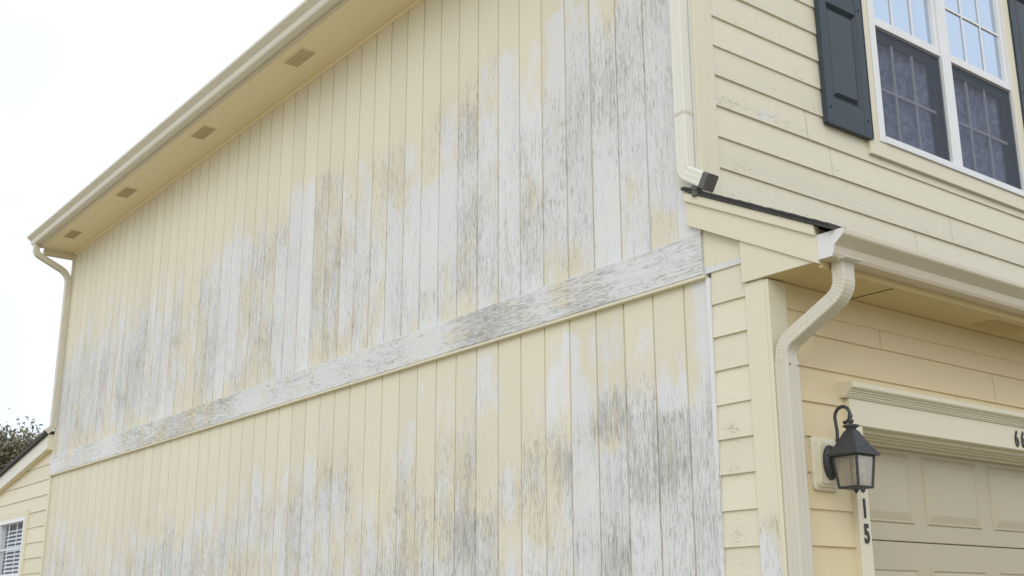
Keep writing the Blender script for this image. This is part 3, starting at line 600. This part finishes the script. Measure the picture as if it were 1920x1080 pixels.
# ---- window with casing, two double-hung units
wn = MB(); wn.box(1.315, 1.40, -.034, -.001, 4.0, 5.76); wn.box(2.89, 2.985, -.034, -.001, 4.0, 5.76); wn.box(1.4005, 2.8895, -.034, -.001, 4.0, 4.088); wn.box(1.4005, 2.8895, -.034, -.001, 5.66, 5.76)
wn = wn.build('window', 'casing', house, bevel=.002); wn['label'] = 'upstairs twin window with white grids and cream casing'
m = MB()
m.box(1.4008, 1.452, -.040, .10, 4.0885, 5.66); m.box(2.856+.03, 2.8892, -.040, .10, 4.0885, 5.66); m.box(1.452, 2.886, -.040, .10, 5.60, 5.66)
m.box(1.452, 2.886, -.046, .10, 4.0885, 4.128); m.box(2.108, 2.206, -.040, .10, 4.128, 5.60)
m.build('window_frame', 'vinyl', wn, bevel=.002)
for ui, (a, b) in enumerate(((1.452, 2.108), (2.206, 2.886))):
    zm = 4.815
    # upper sash (outer track)
    m = MB(); y0, y1 = -.028, .012
    m.box(a + .001, a + .022, y0, y1, zm + .05, 5.598); m.box(b - .034, b - .001, y0, y1, zm + .05, 5.598); m.box(a + .001, b - .001, y0 - .004, y1, zm, zm + .052); m.box(a + .022, b - .034, y0, y1, 5.56, 5.598)
    m.build('upper_sash', 'vinyl', wn, bevel=.0015)
    m = MB(); m.quad((a + .02, -.004, zm + .05), (b - .03, -.004, zm + .05), (b - .03, -.004, 5.57), (a + .02, -.004, 5.57)); m.build('upper_pane', 'glass_up', wn)
    m = MB(); w_ = (b - a - .056) / 3
    for j in (1, 2): m.box(a + .022 + w_ * j - .007, a + .022 + w_ * j + .007, -.011, -.005, zm + .052, 5.56)
    m.box(a + .022, b - .034, -.012, -.0045, 5.197, 5.211); m.build('muntins', 'vinyl', wn)
    # lower sash (inner track) behind the insect screen, its shade painted in as dark colour
    m = MB(); m.box(a + .0005, a + .012, -.012, .028, 4.129, zm - .001); m.box(b - .012, b - .0005, -.012, .028, 4.129, zm - .001); m.box(a + .012, b - .012, .0, .028, zm - .012, zm - .001)
    m.build('jamb_liner', 'jamb_shade', wn)
    m = MB(); m.box(a + .012, a + .02, .006, .035, 4.13, zm - .013); m.box(b - .045, b - .012, .006, .035, 4.13, zm - .013); m.box(a + .02, b - .045, .006, .035, zm - .055, zm - .013); m.box(a + .02, b - .045, .006, .035, 4.13, 4.145)
    m.build('lower_sash', 'jamb_shade', wn)
    m = MB(); m.quad((a + .014, .020, 4.14), (b - .04, .020, 4.14), (b - .04, .020, zm - .05), (a + .014, .020, zm - .05)); m.build('lower_pane', 'glass_low', wn)
    m = MB(); c0 = a + .02; cw = (b - .045 - c0) / 3
    for j in (1, 2): m.box(c0 + cw * j - .008, c0 + cw * j + .008, .008, .018, 4.145, zm - .055)
    m.box(c0, b - .045, .0075, .0185, 4.445, 4.461); m.build('muntins', 'vinyl', wn)
    m = MB(); m.quad((a + .004, -.016, 4.13), (b - .004, -.016, 4.13), (b - .004, -.016, zm - .001), (a + .004, -.016, zm - .001)); m.build('insect_screen', 'screen', wn)
    m = MB(); m.box(a + .001, a + .009, -.021, -.012, 4.13, zm - .002); m.box(b - .009, b - .001, -.021, -.012, 4.13, zm - .002); m.box(a + .009, b - .009, -.021, -.012, zm - .011, zm - .002); m.box(a + .009, b - .009, -.021, -.012, 4.13, 4.138)
    m.build('screen_frame', 'screenrail', wn)
    # curtain and blind, things of their own
    m = MB(); n = 60; vs = []; rows = 8
    for r in range(rows + 1):
        for i in range(n + 1):
            x = a - .01 + (b - a + .02) * i / n; vs.append((x + (.0 if i < n else 0), .056 + .012 * math.sin(i * .9 + ui) + .004 * math.sin(i * 2.3 + r * .5), 4.10 + (zm + .06 - 4.10) * r / rows))
    m.add(vs, [(r * (n + 1) + i, r * (n + 1) + i + 1, (r + 1) * (n + 1) + i + 1, (r + 1) * (n + 1) + i) for r in range(rows) for i in range(n)])
    o = m.build('lace_curtain', 'curtain', smooth=True)
    sm = o.modifiers.new('solid', 'SOLIDIFY'); sm.thickness = .002
    tag(o, 'mauve grey patterned lace curtain behind the ' + ('left' if ui == 0 else 'right') + ' lower sash upstairs', 'curtain', 'lace curtains upstairs')
    m = MB()
    for k in range(18): m.prism([(.112, zm + .088 + k * .042), (.114, zm + .088 + k * .042), (.118, zm + .132 + k * .042), (.116, zm + .132 + k * .042)], 0, a + .015, b - .015)
    o = m.build('window_blind', 'blind'); tag(o, 'closed white blind behind the ' + ('left' if ui == 0 else 'right') + ' upper sash upstairs', 'blind', 'white blinds upstairs')
m = MB(); m.box(1.2, 3.1, .11, .13, 3.9, 4.07); m.box(1.1, 1.12, .11, 1.6, 3.9, 5.9); m.box(3.3, 3.32, .11, 1.6, 3.9, 5.9); m.box(1.12, 3.3, 1.6, 1.62, 3.9, 5.9); m.box(1.12, 3.3, .11, 1.6, 3.88, 3.9); m.box(1.12, 3.3, .11, 1.6, 5.9, 5.92)
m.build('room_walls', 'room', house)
# shutters
def shutter(x0, x1, lab):
    z0, z1 = 4.085, 5.66; y = -.016; t = .028; s_ = .062
    m = MB()
    zr = [(z0, z0 + .15), (4.80, 4.885), (z1 - .09, z1)]
    m.box(x0, x0 + s_, y - t, y, z0, z1); m.box(x1 - s_, x1, y - t, y, z0, z1)
    for a, b in zr: m.box(x0 + s_, x1 - s_, y - t + .0015, y, a, b)
    # ogee lip round each recess and an outer lip
    sh = m.build('shutter', 'shutter', house, bevel=.004, seg=2); sh['label'] = lab
    m = MB()
    m.box(x0 - .005, x0, y - t - .002, y, z0 - .005, z1); m.box(x1, x1 + .005, y - t - .002, y, z0 - .005, z1); m.box(x0, x1, y - t - .002, y, z0 - .009, z0 - .0005)
    m.build('shutter_rim', 'shutter', sh)
    for a, b in ((zr[0][1], zr[1][0]), (zr[1][1], zr[2][0])):
        p = MB(); xa, xb = x0 + s_, x1 - s_
        def rect(o, yy): return [(xa + o, yy, a + o), (xb - o, yy, a + o), (xb - o, yy, b - o), (xa + o, yy, b - o)]
        p.ring_tube([rect(0, y - t + .002), rect(.014, y - .002), rect(.026, y - .002), rect(.042, y - t + .006)], cap0=False)
        p.build('shutter_panel', 'shutterpanel', sh)
    for sx in (x0 + .031, x1 - .031):
        for zz in (z0 + .09, 4.84, z1 - .05):
            p = MB(); rings = []
            for r_, yy in ((.0075, y - t), (.0075, y - t - .003), (.004, y - t - .005)): rings.append([(sx + r_ * math.cos(q * math.pi / 4), yy, zz + r_ * math.sin(q * math.pi / 4)) for q in range(8)])
            p.ring_tube(rings); p.build('shutter_screw', 'number', sh)
shutter(.945, 1.328, 'slate grey raised panel shutter left of the window')
shutter(2.995, 3.378, 'slate grey raised panel shutter right of the window')

# ---- pent roof over the garage bay
rt = lambda y: 3.495 + .5 * (y - .06)           # rake board top edge
RX = -.045
m = MB(); ya, yb = -.652, .062
m.prism([(ya, rt(ya)), (yb, rt(yb)), (yb, rt(yb) - .163), (ya, rt(ya) - .163)], 0, RX + .0, -.0205); rb = m.build('rake_board', 'trim', house, bevel=.002)
m = MB(); m.prism([(ya - .001, rt(ya)), (yb + .004, rt(yb + .004)), (yb + .004, rt(yb) - .045), (ya - .001, rt(ya) - .047)], 0, RX - .013, RX - .0005); m.build('rake_moulding', 'trim', house, bevel=.003)
m = MB(); a0, a1 = -.745, .068
m.prism([(a0, rt(a0) + .002), (a0, rt(a0) + .018), (a1, rt(a1) + .02), (a1, rt(a1) + .002)], 0, RX - .022, -.0005)
m.prism([(a0, rt(a0) + .002), (a0, rt(a0) + .018), (-.012, rt(-.012) + .02), (-.012, rt(-.012) + .002)], 0, -.0004, WID + .1)
# jagged shingle edge
for k in range(14):
    y = a0 + .01 + k * .056; j = random.uniform(0, .002); q0 = RX - .026 - random.uniform(0, .003); m.prism([(y, rt(y) + .0185), (y + .055, rt(y + .055) + .0185), (y + .055, rt(y + .055) + .0225 + j), (y, rt(y) + .0265 + j)], 0, q0, RX + .1)
m.build('pent_roof', 'shingle', house)
m = MB(); m.prism([(-.236, 2.9905), (-.625, 2.9905), (-.64, rt(-.64) - .150), (-.236, rt(-.236) - .162)], 0, -.034, -.0205); m.build('return_board', 'trim', house, bevel=.002)
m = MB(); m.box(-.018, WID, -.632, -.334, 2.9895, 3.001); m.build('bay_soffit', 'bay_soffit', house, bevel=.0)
for xx in (.56, 2.2, 3.84, 5.5): m = MB(); m.box(xx, xx + .005, -.63, -.36, 2.9872, 2.9893); m.build('soffit_seam', 'dark', house)
for xx in (1.45, 3.3, 5.2):
    m = MB()
    m.box(xx, xx + .33, -.54, -.42, 2.983, 2.9892)
    for k in range(9): m.box(xx + .01, xx + .32, -.535 + k * .0125, -.535 + k * .0125 + .006, 2.980, 2.983)
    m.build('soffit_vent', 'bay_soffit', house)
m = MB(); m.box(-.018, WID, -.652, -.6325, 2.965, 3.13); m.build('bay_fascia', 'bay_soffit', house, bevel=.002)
# K gutter of the bay: profile (y,z), y outward negative
def kprof(y, z, s, d=.115, h=.098):
    return [(y, z + h), (y, z), (y + s * d * .52, z), (y + s * d * .58, z + h * .12), (y + s * d * .64, z + h * .42), (y + s * d * .80, z + h * .58), (y + s * d * .97, z + h * .74), (y + s * d, z + h * .80), (y + s * d, z + h * .97), (y + s * d * .985, z + h), (y + s * d * .9, z + h), (y + s * d * .9, z + h * .975), (y + s * d * .96, z + h * .955), (y + s * d * .96, z + h * .82),
            (y + s * d * .78, z + h * .62), (y + s * d * .60, z + h * .46), (y + s * d * .54, z + h * .14), (y + s * d * .49, z + .004), (y + s * .004, z + .004), (y + s * .004, z + h)]
m = MB(); kp = kprof(-.6525, 2.992, -1, .13, .105); m.prism(kp, 0, -.038, WID + .06, cap=False); gt = m.build('bay_gutter', 'gutter', house)
outer = kp[:10]
m = MB(); m.prism([(y, z) for y, z in outer], 0, -.042, -.0385); m.build('gutter_end_cap', 'gutter_end', gt)
m = MB(); m.prism([(-.70, 2.989), (-.76, 2.989), (-.76, 2.9915), (-.70, 2.9915)], 0, .0, .11); m.build('gutter_outlet', 'gutter_end', gt)
# ---- downspouts
m = MB(); rect_pipe(m, [(.062, -.692, 3.0), (.062, -.692, 2.865), (.026, -.402, 2.69), (.026, -.402, 2.45)], [0, .095, .085, 0], (1, 0, 0), .076, .064)
o = m.build('elbow', 'pipe', gt, smooth=False)
m = MB(); rect_pipe(m, [(.028, -.402, 2.62), (.028, -.402, 1.5), (.028, -.402, .42)], 0.01, (1, 0, 0), .084, .070, ribs=False); ds = m.build('downspout', 'pipe', house); ds['label'] = 'cream downspout down the garage bay corner'
o.parent = ds
for sx, sy, sz in ((.054, -.440, 2.60), (.0, -.440, 2.60)):
    p = MB(); p.lathe([(.004, sz), (.004, sz + .003), (.001, sz + .005)], sx, sy, 8); p.build('screw', 'mouth', ds)
# upper pipe on the side wall, turning out over the roof
PX, PY = -.052, .045
m = MB(); rect_pipe(m, [(PX, PY, 5.3), (PX, PY, 4.5), (PX, PY, 3.585), (PX, -.075, 3.508)], [0, .01, .055, 0], (1, 0, 0), .060, .072)
ds2 = m.build('downspout', 'pipe_pale', house); ds2['label'] = 'pale downspout on the upper corner, kicking out over the small roof'
m = MB(); rect_pipe(m, [(PX, PY, 3.885), (PX, PY, 3.868)], 0, (1, 0, 0), .063, .075, ribs=False); m.build('pipe_joint', 'pipe', ds2)
m = MB(); rect_pipe(m, [(PX, -.0755, 3.5078), (PX, -.105, 3.489)], 0, (1, 0, 0), .071, .080, ribs=False)
m.build('outlet_mouth', 'mouth', ds2)
m = MB(); rect_pipe(m, [(PX - .005, -.02, 3.50), (PX - .005, -.02, 3.45)], 0, (1, 0, 0), .03, .035, ribs=False); m.build('pipe_support', 'mouth', ds2)
# ---- main eave on the long side
Y0E, Y1E = -.3, LEN + .02
m = MB(); m.box(-.375, -.0, Y0E, Y1E, EAVE, EAVE + .012); m.build('eave_soffit', 'soffit', house)
m = MB(); m.prism([(-.0005, EAVE - .001), (-.018, EAVE - .001), (-.018, EAVE - .010), (-.008, EAVE - .022), (-.0005, EAVE - .022)], 1, .0, LEN - .02); m.build('soffit_moulding', 'soffit', house)
for yc in (8.86, 7.25, 5.42, 3.68, 1.9):
    m = MB(); L_ = .30; m.box(-.312, -.178, yc - L_ / 2, yc + L_ / 2, EAVE - .005, EAVE - .0005)
    v = m.build('soffit_vent', 'soffit', house, bevel=.001)
    m = MB(); 
    for k in range(14): m.box(-.300, -.190, yc - L_ / 2 + .014 + k * .0205, yc - L_ / 2 + .021 + k * .0205, EAVE - .0085, EAVE - .0051)
    m.build('vent_slots', 'slots', v)
m = MB(); m.box(-.394, -.3755, Y0E, Y1E, EAVE - .006, EAVE + .15); m.build('eave_fascia', 'gutter', house, bevel=.002)
m = MB(); kp = kprof(-.3945, 5.605, -1, .125, .10); m.prism(kp, 1, Y0E - .01, Y1E + .03, cap=False); g2 = m.build('eave_gutter', 'gutter_up', house)
for yy in (Y0E - .013, Y1E + .0305): m = MB(); m.prism(kp[:10], 1, yy, yy + .0025); m.build('gutter_end_cap', 'gutter_up', g2)
# main roof
m = MB()
for s in (0, 1):
    e = [(-.42, EAVE + .135), (4.0, EAVE + .135 + 4.42 * .5), (4.0, EAVE + .10 + 4.42 * .5 - .03), (-.42, EAVE + .115)]
    if s: e = [(WID - x, z) for x, z in e]
    m.prism(e, 1, Y0E, Y1E + .05)
m.build('roof', 'shingle', house)
# rear end of the eave: small boxed return
m = MB(); m.box(-.33, -.0, LEN + .013, LEN + .06, 5.515, EAVE - .001); m.build('eave_return', 'trim', house, bevel=.002)
m = MB(); rect_pipe(m, [(-.425, LEN - .02, 5.605), (-.425, LEN - .02, 5.50), (-.040, LEN + .0, 5.33), (-.040, LEN + .0, 3.60), (-.10, LEN + .02, 3.545)], [0, .12, .16, .03, 0], (0, 1, 0), .072, .062, ribs=True, n=8)
o = m.build('downspout', 'pipe', house); o['label'] = 'cream downspout at the far rear corner'
# ---- rear single storey addition
rz = lambda y: 3.525 - .168 * (y - 9.6)
RB = [3.213 - .1645 * i for i in range(18)] 
RB = [3.378] + RB
rwx0, rwx1 = 10.21, 11.42
def rsp(z0): return [(LEN + .012, rwx0), (rwx1, 14.5)] if 1.3 < z0 < 2.70 else [(LEN + .012, 14.5)]
m = MB(); clap(m, 'x', -.001, rsp, RB, .1645, top=lambda t: rz(t) - .16, step=.3); m.build('addition_clapboards', 'clap', house)
m = MB(); m.box(-.074, -.0165, LEN + .0125, LEN + .022, rz(LEN) - .175, rz(LEN) - .012); m.build('rake_end_block', 'trim', house)
m = MB(); m.prism([(LEN, .25), (10.24, .25), (10.24, rz(10.24) - .1), (LEN, rz(LEN) - .1)], 0, .01, .1); m.prism([(11.38, .25), (14.5, .25), (14.5, rz(14.5) - .1), (11.38, rz(11.38) - .1)], 0, .01, .1)
m.box(.01, .1, 10.24, 11.38, .25, 1.45); m.prism([(10.24, 2.69), (11.38, 2.69), (11.38, rz(11.38) - .1), (10.24, rz(10.24) - .1)], 0, .01, .1); m.box(.1, 6, 14.4, 14.5, .25, 2.5)
m.build('addition_wall_core', 'soffit', house)
m = MB(); a, b = LEN + .013, 14.8; m.prism([(a, rz(a) - .01), (b, rz(b) - .01), (b, rz(b) - .165), (a, rz(a) - .165)], 0, -.075, -.05); m.build('rake_board', 'gutter_up', house, bevel=.002)
m = MB(); m.prism([(a, rz(a) - .155), (b, rz(b) - .155), (b, rz(b) - .163), (a, rz(a) - .163)], 0, -.0495, .012); m.build('addition_soffit', 'soffit', house)
m = MB(); m.prism([(a, rz(a) - .0095), (b, rz(b) - .0095), (b, rz(b) + .03), (a, rz(a) + .03)], 0, -.11, 6); m.build('addition_roof', 'shingle', house)
w2 = MB(); w2.box(-.028, -.0, rwx0, 10.285, 1.35, 2.775); w2.box(-.028, 0, 11.325, rwx1, 1.35, 2.775); w2.box(-.028, 0, 10.2855, 11.3245, 2.69, 2.775); w2.box(-.028, 0, 10.2855, 11.3245, 1.35, 1.42)
w2 = w2.build('window', 'trim', house, bevel=.002); w2['label'] = 'small rear window with white grid and blind'
m = MB(); m.box(-.034, .05, 10.286, 10.325, 1.42, 2.69); m.box(-.034, .05, 11.285, 11.324, 1.42, 2.69); m.box(-.034, .05, 10.325, 11.285, 2.65, 2.69); m.box(-.034, .05, 10.325, 11.285, 1.42, 1.46); m.box(-.02, .05, 10.325, 11.285, 2.04, 2.08)
m.build('window_frame', 'vinyl', w2, bevel=.002)
m = MB()
for j in (1, 2): m.box(-.006, -.001, 10.325 + .32 * j - .008, 10.325 + .32 * j + .008, 1.46, 2.65)
for z in (1.75, 2.36): m.box(-.007, -.0005, 10.325, 11.285, z - .008, z + .008)
m.build('muntins', 'vinyl', w2)
m = MB(); m.quad((.0, 10.32, 1.45), (.0, 11.29, 1.45), (.0, 11.29, 2.66), (.0, 10.32, 2.66)); m.build('pane', 'glass_low', w2)
m = MB()
for k in range(26): m.prism([(.050, 1.44 + k * .045), (.053, 1.437 + k * .045), (.072, 1.462 + k * .045), (.069, 1.465 + k * .045)], 1, 10.34, 11.27)
o = m.build('window_blind', 'blind'); tag(o, 'half open white slatted blind in the small rear window', 'blind')
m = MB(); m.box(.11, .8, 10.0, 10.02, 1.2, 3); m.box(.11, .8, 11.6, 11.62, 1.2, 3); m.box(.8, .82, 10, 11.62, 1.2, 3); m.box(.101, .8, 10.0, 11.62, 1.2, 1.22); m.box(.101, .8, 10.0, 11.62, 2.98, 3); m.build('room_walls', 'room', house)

# ============================================================ wall lantern
ln = thing('wall_lantern', 'black coach lantern with seeded glass on a cream block beside the garage door', 'lantern', (.285, -.36, 2.22))
def lb(mb, name, mat, parent=ln, **k):
    o = mb.build(name, mat, parent, **k)
    if parent is ln: o.matrix_parent_inverse = Matrix.Translation((-.285, .36, -2.22))
    return o
def rrect(cx, cz, w, h, r, y, n=5):
    pts = []
    for sx, sz, a0 in ((1, 1, 0), (-1, 1, 90), (-1, -1, 180), (1, -1, 270)):
        for k in range(n + 1):
            a = R(a0 + 90 * k / n); pts.append((cx + sx * (w / 2 - r) + r * math.cos(a), y, cz + sz * (h / 2 - r) + r * math.sin(a)))
    return pts
m = MB(); m.ring_tube([rrect(.285, 2.218, .172, .225, .02, -.340), rrect(.285, 2.218, .172, .225, .02, -.362), rrect(.285, 2.218, .160, .213, .018, -.366), rrect(.285, 2.218, .145, .198, .016, -.368), rrect(.285, 2.218, .140, .193, .016, -.377), rrect(.285, 2.218, .120, .172, .014, -.379), rrect(.285, 2.218, .116, .168, .014, -.385)])
lb(m, 'mounting_block', 'casing')
m = MB(); rings = []
for rr, y in ((1, -.3855), (1, -.392), (.93, -.402), (.75, -.412), (.45, -.419), (.12, -.421)):
    rings.append([(.285 + .046 * rr * math.cos(q * math.pi / 12), y, 2.222 + .074 * rr * math.sin(q * math.pi / 12)) for q in range(24)])
m.ring_tube(rings); lb(m, 'back_plate', 'iron', smooth=True)
LX, LY = .287, -.505
def tube(mb, pts, r, n=10):
    pts = [Vector(p) for p in pts]; rings = []
    for i, p in enumerate(pts):
        t = (pts[min(i + 1, len(pts) - 1)] - pts[max(i - 1, 0)]).normalized(); s_ = Vector((1, 0, 0)); o = t.cross(s_).normalized(); rr = r[i] if isinstance(r, list) else r
        rings.append([p + s_ * rr * math.cos(2 * math.pi * k / n) + o * rr * math.sin(2 * math.pi * k / n) for k in range(n)])
    mb.ring_tube(rings)
# scroll arm from the back plate up and over to the finial
pts = [(LX, -.415, 2.235), (LX, -.428, 2.27), (LX, -.432, 2.31), (LX, -.434, 2.35)]
cyy, czz, rr = LY + .034, 2.408, .044
for k in range(15):
    a = R(-20 + 290 * k / 14); q = 1 - .42 * (k / 14) ** 1.5
    pts.append((LX, cyy + rr * q * math.cos(a), czz + rr * q * math.sin(a) * 1.05))
pts[4:5] = []
m = MB(); tube(m, pts, .0075); lb(m, 'arm', 'iron', smooth=True)
m = MB(); m.lathe([(.002, 2.418), (.009, 2.412), (.011, 2.404), (.008, 2.397), (.006, 2.392), (.013, 2.388), (.014, 2.380), (.008, 2.376), (.010, 2.371), (.033, 2.366), (.035, 2.361), (.022, 2.353), (.018, 2.345), (.022, 2.336)], LX, LY, 24); lb(m, 'finial', 'iron', smooth=True)
def sq(s_, z): return [(LX - s_, LY - s_, z), (LX + s_, LY - s_, z), (LX + s_, LY + s_, z), (LX - s_, LY + s_, z)]
m = MB(); m.ring_tube([sq(.012, 2.350), sq(.024, 2.338), sq(.040, 2.305), sq(.058, 2.272), sq(.078, 2.245), sq(.079, 2.238), sq(.062, 2.238), sq(.062, 2.232)]); lb(m, 'lamp_roof', 'iron', bevel=.0012)
zt_, zb_, st_, sb_ = 2.232, 2.112, .0585, .0475
m = MB(); m.ring_tube([sq(sb_ + .004, zb_), sq(sb_ + .005, zb_ - .005), sq(sb_ + .002, zb_ - .009), sq(.02, zb_ - .012)])
for sx in (-1, 1):
    for sy in (-1, 1):
        w_ = .0042
        def c4(s_, z): return [(LX + sx * s_ + a * w_, LY + sy * s_ + b * w_, z) for a, b in ((-1, -1), (1, -1), (1, 1), (-1, 1))]
        m.ring_tube([c4(sb_, zb_), c4(st_, zt_)])
m.lathe([(.012, zb_ - .012), (.010, zb_ - .018), (.004, zb_ - .026), (.001, zb_ - .03)], LX, LY, 12)
lb(m, 'cage', 'iron')
for ang in range(4):
    Rm = Matrix.Translation((LX, LY, 0)) @ Matrix.Rotation(R(90 * ang), 4, 'Z')
    m = MB(); m.add([Rm @ Vector(p) for p in ((-sb_, -sb_, zb_ + .001), (sb_, -sb_, zb_ + .001), (st_, -st_, zt_ - .001), (-st_, -st_, zt_ - .001))], [(0, 1, 2, 3)]); lb(m, 'glass_pane', 'glass_lamp')
m = MB(); m.lathe([(.011, zb_ - .008), (.011, zb_ + .045), (.008, zb_ + .047)], LX, LY, 14); lb(m, 'candle_sleeve', 'candle', smooth=True)
m = MB(); m.lathe([(.007, zb_ + .047), (.013, zb_ + .06), (.013, zb_ + .07), (.004, zb_ + .098), (.001, zb_ + .1)], LX, LY, 14); lb(m, 'bulb', 'bulb', smooth=True)

# ============================================================ tree beyond the rear roof
def tree(x, y, h, rad, name, label, seed, nleaf, group=None):
    rnd = random.Random(seed); t = thing(name, label, 'tree', (x, y, .25), group)
    m = MB(); tips = []
    def limb(p, d_, ln_, r, lev):
        pts = [p]; 
        for i in range(4): d_ = (d_ + Vector((rnd.uniform(-.2, .2), rnd.uniform(-.2, .2), rnd.uniform(-.02, .15)))).normalized(); pts.append(pts[-1] + d_ * ln_ / 4)
        rings = []
        for i, q in enumerate(pts):
            rr = r * (1 - .18 * i); a = d_.orthogonal().normalized(); b = d_.cross(a)
            rings.append([q + a * rr * math.cos(k * math.pi / 3) + b * rr * math.sin(k * math.pi / 3) for k in range(6)])
        m.ring_tube(rings)
        if lev < 3:
            for k in range(3 + (lev == 0) * 2):
                a = rnd.uniform(0, 6.28); dd = (d_ * .9 + Vector((math.cos(a), math.sin(a), rnd.uniform(-.1, .5)))).normalized()
                limb(pts[rnd.choice((2, 3, 4))], dd, ln_ * rnd.uniform(.5, .75), r * .45, lev + 1)
        if lev >= 2: tips.extend(pts[1:])
    limb(Vector((0, 0, 0)), Vector((0, 0, 1)), h * .5, .16, 0)
    m.build('trunk', 'bark', t)
    mz = max(q.z for q in tips); sc = (h - .3) / mz
    m = MB()
    for i in range(nleaf):
        c = rnd.choice(tips) + Vector((rnd.gauss(0, .22), rnd.gauss(0, .22), rnd.gauss(0, .2))); s_ = rnd.uniform(.03, .065)
        a = Vector((rnd.gauss(0, 1), rnd.gauss(0, 1), rnd.gauss(0, 1))).normalized(); b = a.orthogonal().normalized()
        w = (rnd.random(), 0, 0)
        m.add([c - a * s_, c + b * s_ * .6, c + a * s_, c - b * s_ * .6], [(0, 1, 2, 3)], w)
    m.build('crown', 'leaf', t); return t
tree(2.3, 21.0, 5.6, 2, 'bare_autumn_tree', 'brown leaved autumn tree seen above the rear roof at the left edge', 5, 42000)
